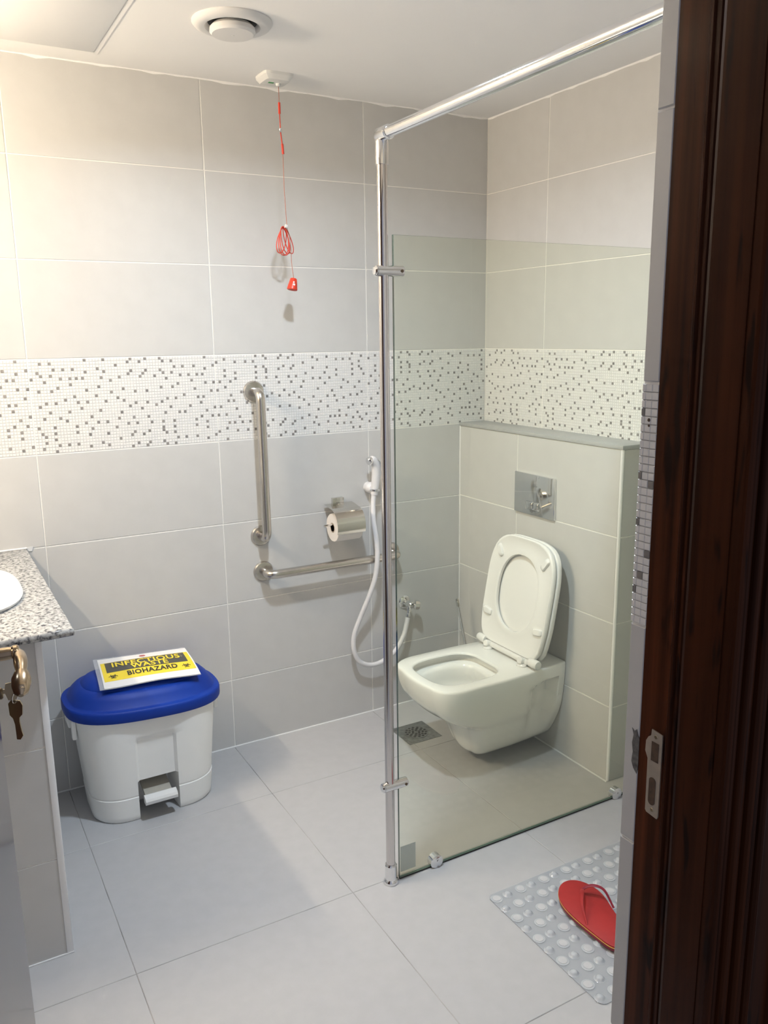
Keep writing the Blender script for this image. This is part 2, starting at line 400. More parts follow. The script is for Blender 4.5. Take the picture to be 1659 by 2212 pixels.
# ceiling
ce = box('ceiling', (X0-.15, -2.25, ZC), (X1+.15, .15, ZC+.12), G['ceiling']); tag(ce, kind='structure')
# rough filler line where ceiling paint meets the tiles
def filler(name, P, Q, N_, d0, d1, parent):
    P, Q, N_ = Vector(P), Vector(Q), Vector(N_); n = 70; vs = []
    for i in range(n+1):
        p = P.lerp(Q, i/n); dz = d0+(d1-d0)*abs(math.sin(i*1.7)*math.sin(i*.61+1))*random.random()
        vs += [p+Vector((0, 0, .002)), p+N_*.0012+Vector((0, 0, .002)), p+N_*.0012-Vector((0, 0, dz)), p-Vector((0, 0, dz+.001))]
    fs = [(4*i+j, 4*i+(j+1) % 4, 4*i+4+(j+1) % 4, 4*i+4+j) for i in range(n) for j in range(4)]
    return mk(name, vs, fs, G['ceiling'], parent)
filler('paint_edge', (X0, 0, ZC), (0, 0, ZC), (0, -1, 0), .002, .011, ce)
filler('paint_edge', (0, 0, ZC), (0, Y1, ZC), (-1, 0, 0), .004, .009, ce)
# floor
fl = box('floor', (X0-.15, -3.7, -.12), (X1+.15, .15, -.0012), G['floor_grout']); tag(fl, kind='structure')
fx = [X0] + [-1.158+.6*k for k in (-2, -1, 0, 1)] + [X1]
fy = [0, .384, .984, 1.584, 2.184, 2.25]
tiles(fl, (X0, 0, 0), (1, 0, 0), (0, 1, 0), [x-X0 for x in fx], [-y for y in reversed(fy)], G['floor_tile'], name='floor_tile', gap=.0017, t=.002)
# light sealant between floor and walls
tube('floor_sealant', [(X0, -.0022, .0006), (0, -.0022, .0006)], .0034, G['sealant'], wb, 8)
tube('floor_sealant', [(-.128, 0, .0006), (-.128, -.912, .0006)], .0034, G['sealant'], wr, 8)

# boxed-in cistern wall
HX, HY, HZ = -.125, -.912, 1.162
hw = box('wall_cistern', (HX+.0014, HY+.0014, 0), (-.0005, -.0005, HZ), G['grout']); tag(hw, kind='structure')
tiles(hw, (HX, 0, 0), (0, -1, 0), (0, 0, 1), [0, .38, .904], [0, .275, .575, .872, HZ], G['wall_tile'])
tiles(hw, (HX, HY, 0), (1, 0, 0), (0, 0, 1), [.008, .125], [0, .275, .575, .872, HZ], G['wall_tile'])
box('ledge', (HX-.004, HY-.004, HZ), (-.0006, -.0006, HZ+.013), G['ledge'], hw, .0015)
tube('corner_trim', [(HX+.0055, HY+.0055, .002), (HX+.0055, HY+.0055, HZ)], .0062, G['trim_white'], hw, 16)
tube('corner_trim', [(HX+.002, -.003, .002), (HX+.002, -.003, HZ)], .0045, G['sealant'], hw, 10)

# ------------------------------------------------------------------ door frame and door leaf
fr = empty('trim_1', (DX1, -2.19, 0), kind='structure')
prism('jamb', [(DX1, -2.1315), (DX1, -2.174), (DX1+.03, -2.174), (DX1+.03, -2.1315)], 0, DZ, G['wood_worn'], fr)
prism('door_stop', [(DX1+.03, -2.1742), (DX1-.002, -2.1742), (DX1-.0035, -2.1760), (DX1-.0035, -2.179), (DX1-.001, -2.181), (DX1-.001, -2.186), (DX1-.006, -2.188), (DX1-.0085, -2.190), (DX1-.0085, -2.193), (DX1-.006, -2.195), (DX1-.012, -2.199), (DX1-.013, -2.203), (DX1-.013, -2.252), (DX1+.03, -2.252)], 0, DZ, G['wood'], fr)
# architrave with fluted mouldings on the hall side
pr = [(DX1-.012, -2.2525), (DX1-.012, -2.262)]
x = DX1-.012
for k in range(7):
    dpt = (.010, .006, .012, .005, .013, .007, .012)[k]; wd = (.008, .010, .007, .012, .009, .012, .010)[k]
    for q in range(7):
        a = math.pi*q/6; pr.append((x+wd*(1-math.cos(a))/2, -2.262-dpt*math.sin(a)*.8-.002))
    x += wd+.0018; pr.append((x-.0009, -2.261))
pr += [(x, -2.262), (x+.045, -2.262), (x+.047, -2.268), (x+.056, -2.268), (x+.058, -2.262), (x+.075, -2.262), (x+.075, -2.2525)]
prism('architrave', pr, 0, DZ+.1, G['wood'], fr)
prism('jamb', [(DX0, -2.1315), (DX0, -2.25), (DX0-.03, -2.25), (DX0-.03, -2.1315)], 0, DZ, G['wood'], fr)
box('head_jamb', (DX0, -2.1315, DZ-.03), (DX1, -2.25, DZ), G['wood'], fr)
# strike plate with its lip, bolt openings and screw holes
def polyprism_x(name, poly, x0, x1, m, parent):
    n = len(poly); vs = [(x0, y, z) for y, z in poly]+[(x1, y, z) for y, z in poly]
    return mk(name, vs, [tuple(range(n)), tuple(range(n, 2*n))[::-1]]+[(i, (i+1) % n, n+(i+1) % n, n+i) for i in range(n)], m, parent)
lip = [(-2.1690, 1.0405), (-2.1520, 1.0425), (-2.1512, 1.034), (-2.1470, 1.0305), (-2.1435, 1.024), (-2.1430, 1.010), (-2.1475, 1.001), (-2.1480, .930), (-2.1500, .9275), (-2.1675, .9255), (-2.1690, .929)]
sp = polyprism_x('strike_plate', lip, DX1-.0016, DX1+.001, G['strike'], fr); tag(sp, 'pale metal strike plate with two bolt holes')
box('bolt_hole', (DX1-.0020, -2.1530, 1.001), (DX1-.0015, -2.1645, 1.0270), G['hole'], sp)
oval = [(-2.1575+.0055*math.cos(a), .9595+(.0135 if math.sin(a) > 0 else -.0135)+.0055*math.sin(a)) for a in [2*math.pi*k/24 for k in range(24)]]
polyprism_x('bolt_hole', oval, DX1-.0020, DX1-.0014, G['hole'], sp)
for z in (1.0345, .9345): lathe('screw', [(.0026, 0), (.0022, .0006)], (DX1-.0016, -2.159, z), (-1, 0, 0), G['key'], sp, 14)

# door leaf standing open into the room
H_ = Vector((-2.163, -2.115, 0)); E_ = Vector((-2.0045, -1.25, 0)); dl = (E_-H_); DL = dl.length; ud = dl.normalized(); nd = Vector((ud.y, -ud.x, 0))
dr = empty('door_1', H_, kind='structure')
def dpt(s, n, z): return H_+ud*s+nd*n+Vector((0, 0, z))
def slab(name, s0, s1, n0, n1, z0, z1, m, parent):
    c = [dpt(s, n, z) for z in (z0, z1) for s, n in ((s0, n0), (s1, n0), (s1, n1), (s0, n1))]
    return mk(name, c, [(0, 1, 2, 3), (4, 5, 6, 7), (0, 1, 5, 4), (1, 2, 6, 5), (2, 3, 7, 6), (3, 0, 4, 7)], m, parent)
slab('leaf', 0, DL, -.04, 0, .008, 2.07, G['door_gloss'], dr)
hs = DL-.062
lv = lathe('rose', [(.0, 0), (.026, 0), (.026, .006), (.022, .009), (.012, .010)], dpt(hs, 0, .995), nd, G['brass'], dr)
pth = fillet([dpt(hs, .004, .995), dpt(hs, .052, .998), dpt(hs-.045, .057, .992), dpt(hs-.115, .062, .972)], .018)
rad = [.0095]*len(pth); rad[0] = .011
for i in range(len(pth)): 
    t = i/(len(pth)-1); rad[i] = .0085+.003*abs(math.cos(t*5))
rad[-1] = .006
tube('lever', pth, rad, G['brass'], dr, 18)
lathe('lever_collar', [(.0105, 0), (.013, .003), (.013, .009), (.0105, .012)], dpt(hs, .040, .9975), nd, G['brass'], dr, 20)
lathe('lever_grip', [(.004, 0), (.0115, .005), (.0155, .018), (.0150, .032), (.0115, .045), (.004, .052)], dpt(hs-.072, .060, .990), (-ud.x*.85, -ud.y*.85, -.5), G['brass'], dr, 20)
slab('lock_plate', hs-.022, hs+.022, .0002, .006, .845, .945, G['brass_dark'], dr)
lathe('lock_cylinder', [(.0, 0), (.0105, 0), (.0105, .012), (.008, .014)], dpt(hs, .005, .925), nd, G['brass_dark'], dr, 18)
# key in the lock and a second key hanging from it
kr = dpt(hs, .020, .925)
def keypoly(name, pts, c, U, V, th, m, parent):
    Nn = U.cross(V).normalized(); n = len(pts); vs = [c+U*a+V*b+Nn*th/2 for a, b in pts]+[c+U*a+V*b-Nn*th/2 for a, b in pts]
    return mk(name, vs, [tuple(range(n)), tuple(range(n, 2*n))[::-1]]+[(i, (i+1) % n, n+(i+1) % n, n+i) for i in range(n)], m, parent)
Vz = Vector((0, 0, 1)); face = Vector((.80, -.55, 0)).normalized()
k1 = empty('key', dpt(hs, .02, .88), 'brass key turned in the lock of the open door', 'key')
keypoly('key_bow', [(.0, .004), (.006, .004), (.008, .014), (.022, .016), (.026, .006), (.026, -.012), (.021, -.018), (.010, -.017), (.006, -.004), (.0, -.004)], dpt(hs, .016, .928), nd, Vz, .0022, G['key'], k1)
k2 = empty('key', dpt(hs, .03, .86), 'dull brass key hanging below the key in the lock', 'key')
kb = dpt(hs, .034, .903)
keypoly('key_blade', [(-.010, .0), (-.004, .007), (.012, .006), (.016, -.002), (.014, -.020), (.008, -.026), (.0075, -.034), (.0095, -.052), (.0115, -.060), (.006, -.068), (-.001, -.068), (-.0015, -.040), (-.004, -.028), (-.0095, -.022)], kb, face, Vz, .0022, G['key'], k2)
tube('ring', [kb+face*.003+Vector((0, 0, .010))+Vz*(.0085*math.cos(a))+face.cross(Vz)*(.0085*math.sin(a)) for a in [2*math.pi*i/20 for i in range(20)]], .0009, G['chrome'], k2, 8, True)

# ------------------------------------------------------------------ shower screen
GX, GY = -1.043, -.998
ss = empty('shower_screen', (GX, GY, 0), 'greenish glass shower panel on a chrome pole with a top rail', 'shower screen')
pole = tube('pole', [(GX, GY, .02), (GX, GY, 1.955)], .0128, G['chrome_dark_reflection'], ss, 28)
lathe('pole_foot', [(.0, 0), (.0215, 0), (.0225, .004), (.0205, .010), (.0165, .014), (.0165, .052), (.0172, .056), (.0150, .060), (.0128, .0602)], (GX, GY, 0), (0, 0, 1), G['chrome'], ss)
el = lathe('elbow', [(.0128, 0), (.0162, 0), (.0162, .05), (.0150, .056), (.0, .060)], (GX, GY, 1.925), (0, 0, 1), G['chrome'], ss)
lathe('elbow_socket', [(.0, -.018), (.012, -.016), (.0168, -.008), (.0168, .034), (.0135, .036)], (GX, GY, 1.992), (0, -1, 0), G['chrome'], ss)
rail = tube('rail', [(GX, GY-.02, 1.992), (GX, Y1+.012, 1.992)], .0135, G['chrome'], ss, 28)
lathe('rail_flange', [(.0, 0), (.028, 0), (.028, .004), (.016, .014), (.0, .014)], (GX, Y1, 1.992), (0, 1, 0), G['chrome'], ss)
gx0, gx1, gz0, gz1 = -1.0155, -.006, .006, 1.768
pane = box('glass_panel', (gx0, GY-.004, gz0), (gx1, GY+.004, gz1), G['glass'], ss)
pane.data.materials.append(G['glass_edge'])
for pl in pane.data.polygons:
    if abs(pl.normal.y) < .5: pl.material_index = 1
tag(pane, 'clear greenish glass pane')
for zc in (1.682, .303):
    cl = tube('clamp', [(GX-.021, GY-.003, zc), (GX+.052, GY-.003, zc)], .0135, G['chrome'], ss, 24)
    lathe('clamp_cap', [(.0125, 0), (.0125, .003), (.009, .006), (.0, .0066)], (GX-.0212, GY-.003, zc), (-1, 0, 0), G['chrome'], cl)
    lathe('clamp_screw', [(.004, 0), (.004, .0012), (.0, .0013)], (GX+.044, GY-.0165, zc), (0, -1, 0), G['brass_dark'], cl, 14)
for xc in (-.893, -.175):
    fc = lathe('floor_clip', [(.0, -.014), (.017, -.013), (.021, -.010), (.021, .010), (.017, .013), (.0, .014)], (xc, GY, .017), (0, 1, 0), G['chrome'], ss, 28)
    lathe('clip_screw', [(.004, 0), (.004, .002), (.0, .0022)], (xc+.002, GY-.014, .022), (0, -1, 0), G['chrome'], fc, 14)
st = box('label', (-1.0135, GY-.0046, .024), (-.963, GY-.0042, .104), G['sticker'], pane); st['label'] = 'small pale care label stuck at the bottom corner of the glass'
tube('bottom_seal', [(gx0, GY, .003), (gx1, GY, .003)], .0032, G['rubber'], ss, 8)

# ------------------------------------------------------------------ toilet
TY = -.526
tl = empty('toilet', (-.42, TY, .2), 'white wall-hung toilet with its seat and cover raised', 'toilet')
def interp(T, z, k):
    if z >= T[0][0]: return T[0][k]
    for i in range(len(T)-1):
        a, b = T[i], T[i+1]
        if a[0] >= z >= b[0]:
            t = (a[0]-z)/(a[0]-b[0]); h = a[0]-b[0]
            p, q = T[max(i-1, 0)], T[min(i+2, len(T)-1)]
            m0 = (b[k]-p[k])/max(1e-6, p[0]-b[0])*h; m1 = (q[k]-a[k])/max(1e-6, a[0]-q[0])*h
            return (2*t**3-3*t*t+1)*a[k]+(t**3-2*t*t+t)*m0+(-2*t**3+3*t*t)*b[k]+(t**3-t*t)*m1
    return T[-1][k]
TP = [(.3660, -.6640, .174, .152, .100), (.3630, -.6685, .1785, .156, .100), (.356, -.6705, .180, .157, .100), (.335, -.6695, .180, .157, .100), (.30, -.662, .177, .155, .100),
      (.265, -.646, .172, .152, .10), (.235, -.617, .166, .148, .095), (.214, -.584, .160, .145, .088), (.200, -.552, .154, .142, .080), (.190, -.530, .149, .139, .075),
      (.178, -.513, .143, .135, .072), (.165, -.504, .138, .131, .070), (.14, -.494, .129, .120, .066), (.10, -.481, .112, .100, .060), (.07, -.471, .096, .082, .052), (.05, -.461, .080, .064, .044), (.036, -.442, .060, .042, .034)]
XB = -.1275
def dring(xf, w_, wb_, r, z, recess=True):
    """D-shaped section: from the wall along -y side to the front and back along +y side"""
    pts = []; xs = xf+r*1.15
    def side(s):
        out = []
        for k in range(15):
            t = k/14; x = XB+(xs-XB)*t; ww = wb_+(w_-wb_)*min(1, t*1.6)**.8
            out.append((x, s*ww))
        return out
    A = side(-1)
    cor = []
    for k in range(1, 12):
        a = math.pi/2*k/12; e = .78
        cor.append((xs-(xs-xf)*math.sin(a)**e, -(w_*(.52)+(w_*.48)*math.cos(a)**e)))
    fr_ = [(xf-.006*math.cos(math.pi/2*v), v*w_*.52) for v in (-1, -.66, -.33, 0, .33, .66, 1)]
    fr_ = [(xf-.010*(1-v*v), v*w_*.52) for v in (-1, -.66, -.33, 0, .33, .66, 1)]
    L = A+cor+fr_+[(x, -y) for x, y in reversed(cor)]+[(x, -y) for x, y in reversed(A)]
    for x, y in L:
        if recess:                                  # the moulded fixing recess low on each flank near the wall
            fx_ = max(0, min(1, (x+.300)/.055))**1.5*max(0, min(1, (-.170-x)/.014))
            fz_ = max(0, min(1, (.318-.25*max(0, -.20-x)-z)/.010))*max(0, min(1, (z-.07)/.12))
            y *= 1-.26*fx_*fz_
        pts.append(Vector((x, TY+y, z)))
    return pts
zs = [.366, .3645, .362, .358, .352]+[.345-.0085*k for k in range(36)]+[.040]
rings = [dring(*[interp(TP, z, k) for k in (1, 2, 3, 4)], z) for z in zs]
# rim top, inner opening and bowl: same count of points, superellipse shaped
NR = len(rings[0])
def outer_ang():
    c = Vector((-.46, TY, 0)); return [math.atan2((p-c).y, (p-c).x) for p in rings[0]]
ANG = outer_ang()
def inner(cx, a, b, z, n=3.4, skew=0):
    out = []
    for th in ANG:
        c, s = math.cos(th), math.sin(th); r = (abs(c/a)**n+abs(s/b)**n)**(-1/n)
        out.append(Vector((cx+r*c, TY+r*s, z+skew*r*c)))
    return out
inn = [inner(-0.5020, .143, 0.1340, .3662, 3.2), inner(-0.5020, .139, 0.1300, .3652, 3.2), inner(-0.5020, .136, 0.1270, .362, 3.2), inner(-0.5020, .1355, 0.1265, .3585, 3.2), inner(-0.5020, .138, 0.1290, .3565, 3.2),
       inner(-0.5020, .151, 0.1430, .3555, 3.2), inner(-0.5020, .154, 0.1460, .345, 3.2), inner(-0.5020, .153, 0.1440, .332, 3.2), inner(-0.5010, .140, 0.1300, .3255, 3.1), inner(-0.4990, .131, 0.1190, .321, 3.0), inner(-0.4940, .125, 0.1130, .308, 2.9), inner(-0.4840, .122, 0.1110, .285, 2.7), inner(-0.4720, .120, 0.1110, .262, 2.6), inner(-0.4600, .118, 0.1060, .24, 2.4), inner(-0.4350, .090, 0.0800, .21, 2.2), inner(-0.4150, .060, 0.0580, .18, 2.0), inner(-0.4050, .040, 0.0420, .15, 2.0), inner(-0.4020, .030, 0.0320, .13, 2.0)]
top = rings[::-1]+inn
vs, fs = loft(top, True, True, True)
pan = autosmooth(mk('pan', vs, fs, G['ceramic'], tl), 55)
wt = mk('water', [(-.425+.058*math.cos(a), TY+.056*math.sin(a), .178) for a in [2*math.pi*k/32 for k in range(32)]], [tuple(range(32))], G['water'], tl)
# raised seat and cover; local frame: u across (towards -y), h up along the seat, n towards the bowl
la = math.radians(10.5); SP = Vector((-.263, -.531, .386)); SU = Vector((0, -1, 0)); SH = Vector((math.sin(la), 0, math.cos(la))); SN = Vector((-math.cos(la), 0, math.sin(la)))
def spt(u, h, n): return SP+SU*u+SH*h+SN*n
def seat_outline(sc_=1.0, n=64, dh=0.0):
    out = []
    for k in range(n):
        a = 2*math.pi*k/n; c, s = math.cos(a), math.sin(a); e = 3.6 if s > 0 else 9.0
        r = (abs(c/.184)**e+abs(s/.212)**e)**(-1/e); u, h = r*c*sc_, .213+r*s*(1-(1-sc_)*.87)
        u *= 1-.07*max(0, (.13-h)/.13)
        out.append((u, h+dh))
    return out
def hole_outline(sc_=1.0, n=64):
    out = []
    for k in range(n):
        a = 2*math.pi*k/n; c, s = math.cos(a), math.sin(a); e = 2.25
        r = (abs(c/.113)**e+abs(s/.141)**e)**(-1/e); out.append((r*c*sc_, .217+r*s*sc_))
    return out
def plate(name, outs, parent, m, hole=None):
    """outs: list of (scale, n) rings; optional hole rings for a seat ring"""
    R_ = [[spt(u, h, n_) for u, h in seat_outline(s)] for s, n_ in outs]
    if hole: R_ += [[spt(u, h, n_) for u, h in hole_outline(s)] for s, n_ in hole]
    vs, fs = loft(R_+([R_[0]] if hole else []), True, not hole, not hole)
    o = mk(name, vs, fs, m, parent); return autosmooth(o, 50)
cover = plate('cover', [(.90, -.030), (.965, -.028), (1.0, -.022), (1.0, -.008), (.985, -.005), (.90, -.005)], tl, G['seat'])
seat = plate('seat', [(.93, .000), (.985, .001), (.99, .004), (.985, .013), (.965, .0165), (.935, .0155), (.905, .0125)], tl, G['seat'], [(1.13, .0125), (1.03, .0145), (1.0, .013), (1.0, .003), (1.03, .0)])
def lump(name, c, ax, L, wd, ht, parent):
    a = Vector(ax).normalized(); u = a.cross(SN).normalized(); rings_ = []
    for s_, q in ((1.0, 0), (1.0, ht*.6), (.8, ht), (.45, ht*1.02)):
        rings_.append([c+a*(L/2*s_*cc)+u*(wd/2*s_*ss_)+SN*q for cc, ss_ in [((abs(math.cos(t))**.5)*(1 if math.cos(t) > 0 else -1), (abs(math.sin(t))**.5)*(1 if math.sin(t) > 0 else -1)) for t in [2*math.pi*k/20 for k in range(20)]]])
    vs, fs = loft(rings_); return autosmooth(mk(name, vs, fs, G['seat'], parent), 50)
for u, h, au, ah in ((-.128, .352, -.55, .8), (.128, .352, .55, .8), (-.146, .112, 1, -.12), (.146, .112, 1, .12)):
    lump('buffer', spt(u, h, .011), SU*au+SH*ah, .050, .024, .011, seat)
hb = box('hinge_bar', (-.288, TY-.134, .374), (-.262, TY+.122, .392), G['seat'], tl, .006)
for yy, lab in ((TY+.147, 'l'), (TY-.158, 'r')):
    lathe('hinge_knuckle', [(.0, -.024), (.014, -.023), (.0165, -.019), (.0165, .019), (.014, .023), (.0, .024)], (-.274, yy, .388), (0, 1, 0), G['seat'], tl, 20)
for yy in (TY+.094, TY-.108):
    hg = lathe('hinge_foot', [(.0, 0), (.0195, 0), (.0195, .005), (.014, .009), (.012, .012), (.0, .012)], (-.288, yy, .3655), (0, 0, 1), G['seat'], tl, 24)
    lathe('hinge_button', [(.0, -.012), (.0125, -.012), (.0125, .010), (.010, .013), (.0, .0135)], (-.290, yy, .386), (-1, 0, .35), G['seat'], hg, 20)

# flush plate
fp = empty('flush_plate', (HX, -.491, .948), 'square chrome flush plate on the cistern wall above the toilet', 'flush plate')
box('plate', (HX-.009, -.604, .872), (HX, -.378, 1.024), G['chrome'], fp, .002)
for a, b in ((-.522, -.492), (-.490, -.448)):
    box('button', (HX-.0125, a, .892), (HX-.008, b, .922), G['chrome'], fp, .004, 3)

# toilet brush behind the toilet
tb = empty('toilet_brush', (-.155, -.17, 0), 'thin chrome toilet brush handle sticking up behind the toilet', 'toilet brush')
tube('handle', [(-.214, -.118, .457), (-.174, -.150, .18), (-.16, -.162, .09)], .0058, G['chrome'], tb, 12)
lathe('handle_tip', [(.0, -.004), (.006, -.002), (.0072, .002), (.0072, .028), (.0058, .03)], (-.2146, -.1176, .459), (.14, -.11, -.98), G['steel_cover'], tb, 14)
lathe('holder', [(.0, 0), (.048, 0), (.050, .004), (.046, .12), (.044, .125), (.040, .122), (.040, .01)], (-.160, -.160, .0), (0, 0, 1), G['plastic_white'], tb)

# ------------------------------------------------------------------ grab bars
def grab(name, a, b, label):
    a, b = Vector(a), Vector(b); o_ = Vector((0, -.068, 0))
    g = empty(name, (a+b)/2, label, 'grab bar', 'stainless grab bars on the tiled wall')
    tube('bar', fillet([a, a+o_, b+o_, b], .045, 10), .0165, G['steel'], g, 24)
    for p in (a, b):
        lathe('flange', [(.0, 0), (.0385, 0), (.0385, .003), (.0345, .009), (.026, .011), (.0165, .0115)], p, (0, -1, 0), G['steel'], g, 36)
grab('grab_bar', (-1.017, 0, 1.339), (-1.014, 0, .811), 'vertical stainless steel grab bar on the back wall')
grab('grab_bar', (-1.010, 0, .674), (-.460, 0, .672), 'horizontal stainless steel grab bar below the toilet roll')

# toilet roll holder and roll
rh = empty('toilet_roll_holder', (-.70, 0, .88), 'chrome toilet roll holder with a curved metal flap', 'roll holder')
box('bracket', (-.722, 0, .882), (-.674, -.016, .922), G['steel_cover'], rh, .002)
box('arm', (-.706, -.014, .884), (-.690, -.030, .904), G['steel_cover'], rh, .002)
RC = Vector((-.697, -.066, .826))
prof = [(-.012, .900), (-.040, .897), (-.066, .892)]+[(-.066-.060*math.sin(a), .828+.064*math.cos(a)) for a in [math.radians(k) for k in range(8, 118, 8)]]
vs = []; fs = []
for x in (-.757, -.6395):
    for dd in (0, .0012):
        for i, (y, z) in enumerate(prof):
            q = prof[min(i+1, len(prof)-1)]; r_ = prof[max(i-1, 0)]; t = Vector((q[0]-r_[0], q[1]-r_[1])).normalized()
            vs.append((x, y+t.y*dd, z-t.x*dd))
n = len(prof)
for i in range(n-1):
    fs += [(i, i+1, 2*n+i+1, 2*n+i), (n+i, 3*n+i, 3*n+i+1, n+i+1), (i, n+i, n+i+1, i+1), (2*n+i, 2*n+i+1, 3*n+i+1, 3*n+i)]
fs += [(0, 2*n, 3*n, n), (n-1, 2*n-1, 4*n-1, 3*n-1)]
autosmooth(mk('flap', vs, fs, G['steel_cover'], rh), 40)
tube('rod', fillet([(-.682, -.026, .892), (-.628, -.030, .886), (-.628, -.064, .832), (-.786, -.066, .830)], .012), .0045, G['chrome'], rh, 12)
lathe('flap_pin', [(.0, 0), (.006, 0), (.006, .003), (.0, .005)], (-.684, -.036, .891), (0, -.1, 1), G['chrome'], rh, 14)
tr = empty('toilet_roll', RC, 'white toilet paper roll under the chrome flap', 'toilet roll')
lathe('paper', [(.019, -.052), (.0525, -.052), (.0535, -.050), (.0535, .050), (.0525, .052), (.019, .052), (.019, -.052)], RC+Vector((-.001, 0, -.006)), (1, 0, 0), G['roll'], tr, 40)
lathe('core', [(.0150, -.0525), (.0192, -.0525), (.0192, .0525), (.0150, .0525), (.0150, -.0525)], RC+Vector((-.001, 0, -.006)), (1, 0, 0), G['core'], tr, 28)

# ------------------------------------------------------------------ bidet sprayer and its valve
bs = empty('bidet_sprayer', (-.562, 0, .95), 'white handheld bidet sprayer with a looping white hose', 'bidet sprayer')
lathe('wall_holder', [(.0, 0), (.021, 0), (.021, .012), (.023, .02), (.022, .034), (.016, .044), (.0, .047)], (-.560, 0, .948), (0, -1, 0), G['hose'], bs, 28)
lathe('holder_ring', [(.0165, 0), (.0205, .003), (.0205, .009), (.0165, .012)], (-.5565, -.050, .9365), (.03, .05, 1), G['chrome'], bs, 24)
hp = spline([(-.560, -.050, .925), (-.5555, -.052, .965), (-.5530, -.056, 1.010), (-.5570, -.060, 1.040), (-.5700, -.064, 1.060), (-.5800, -.066, 1.064)], 6)
tube('handle', hp, [.0140+.0035*math.sin(min(1, i/(len(hp)-1))*2.6) for i in range(len(hp))], G['hose'], bs, 20)
lathe('spray_head', [(.0, -.004), (.013, -.003), (.0165, .004), (.0165, .012), (.013, .016), (.0, .016)], (-.5800, -.066, 1.063), (-.85, -.2, -.35), G['chrome'], bs, 24)
tube('trigger', spline([(-.5555, -.068, 1.064), (-.5440, -.072, 1.055), (-.5380, -.074, 1.035), (-.5345, -.072, 1.012), (-.5325, -.070, 1.002)], 5), .0042, G['chrome'], bs, 10)
HS = [(-.561, -.050, .930), (-.569, -.056, .880), (-.577, -.074, .825), (-.577, -.092, .762), (-.577, -.100, .693), (-.585, -.096, .611), (-.606, -.080, .528), (-.632, -.056, .443), (-.656, -.045, .370), (-.661, -.046, .310), (-.640, -.048, .255), (-.592, -.050, .228), (-.535, -.052, .232), (-.475, -.053, .265), (-.436, -.053, .320), (-.419, -.052, .370), (-.4125, -.051, .398)]
tube('hose', spline(HS, 7), .0096, G['hose'], bs, 14)
av = empty('angle_valve', (-.398, 0, .445), 'small chrome stop valve feeding the white sprayer hose', 'valve')
lathe('escutcheon', [(.0, 0), (.027, 0), (.027, .003), (.020, .009), (.011, .010)], (-.398, 0, .447), (0, -1, 0), G['chrome'], av, 28)
lathe('body', [(.010, 0), (.010, .02), (.0135, .024), (.0135, .052), (.010, .056), (.0, .057)], (-.398, -.006, .447), (0, -1, 0), G['chrome'], av, 20)
lathe('knob', [(.007, 0), (.007, .010), (.016, .013), (.0195, .018), (.0195, .032), (.015, .037), (.0, .038)], (-.394, -.046, .447), (.9, -.35, -.10), G['chrome'], av, 10, 20)
lathe('outlet', [(.0105, 0), (.0105, .012), (.008, .014), (.008, .028), (.0098, .030), (.0098, .040), (.0, .041)], (-.403, -.048, .441), (-.18, -.06, -1), G['chrome'], av, 18)

# ------------------------------------------------------------------ emergency pull cord
PC = Vector((-.945, -.130, ZC))
pc = empty('pull_cord_alarm', PC, 'white ceiling alarm switch with a coiled red pull cord', 'pull cord')
rings = []
for s, z in ((.0515, 0), (.0505, -.008), (.040, -.021), (.036, -.022)):
    R_ = []
    for k in range(40):
        a = 2*math.pi*k/40; c, q = math.cos(a), math.sin(a); r = (abs(c)**7+abs(q)**7)**(-1/7); R_.append(PC+Vector((s*r*c, s*r*q, z)))
    rings.append(R_)
vs, fs = loft(rings); autosmooth(mk('switch_base', vs, fs, G['plastic_white'], pc), 30)
lathe('cord_outlet', [(.009, 0), (.007, .008), (.003, .010), (.0, .010)], PC+Vector((.012, .0, -.021)), (0, 0, -1), G['plastic_white'], pc, 18)
box('indicator', PC+Vector((-.022, -.006, -.0228)), PC+Vector((-.004, .004, -.0215)), G['green'], pc)
cx = PC.x+.012
def cz(name, pts, r, m, seg=8): return tube(name, [Vector((x, PC.y, z)) for x, z in pts], r, m, pc, seg)
cz('upper_cord', [(cx, 2.330), (cx+.001, 2.285), (cx+.0012, 2.205)], .0011, G['thin_cord'])
cz('ferrule', [(cx+.001, 2.272), (cx+.001, 2.238)], .0040, G['red_plastic'], 12)
cz('upper_loop', [(cx+.001, 2.238), (cx+.002, 2.193)], .0018, G['red_cord'])
lathe('connector', [(.0, 0), (.0045, .002), (.0045, .010), (.002, .014), (.0, .014)], (cx+.002, PC.y, 2.196), (0, 0, -1), G['chrome'], pc, 12)
cz('lower_loop', [(cx+.002, 2.184), (cx+.0065, 2.145)], .0022, G['red_cord'])
cz('ferrule', [(cx+.0065, 2.147), (cx+.0085, 2.116)], .0040, G['red_plastic'], 12)
cz('long_cord', [(cx+.0075, 2.118), (cx+.0080, 2.0), (cx+.0125, 1.895)], .0011, G['thin_cord'])
cc = Vector((cx+.001, PC.y, 1.868))
for k, (dx, rx, rz, tilt, dy) in enumerate(((-.006, .019, .046, .10, -.006), (-.001, .021, .046, -.05, -.002), (.004, .018, .044, -.30, .002), (.002, .014, .045, .35, .005), (-.003, .015, .044, .25, .008))):
    pts = []
    for q in range(30):
        a = 2*math.pi*q/30; x, z = rx*math.sin(a)*(1-.35*math.cos(a)*.6), rz*math.cos(a)-.0
        x2, z2 = x*math.cos(tilt)-(z-rz)*math.sin(tilt), x*math.sin(tilt)+(z-rz)*math.cos(tilt)
        pts.append(cc+Vector((dx+x2*.9, dy+x*.15, .020+z2)))
    tube('cord_coil', pts, .0016, G['red_cord'], pc, 8, True)
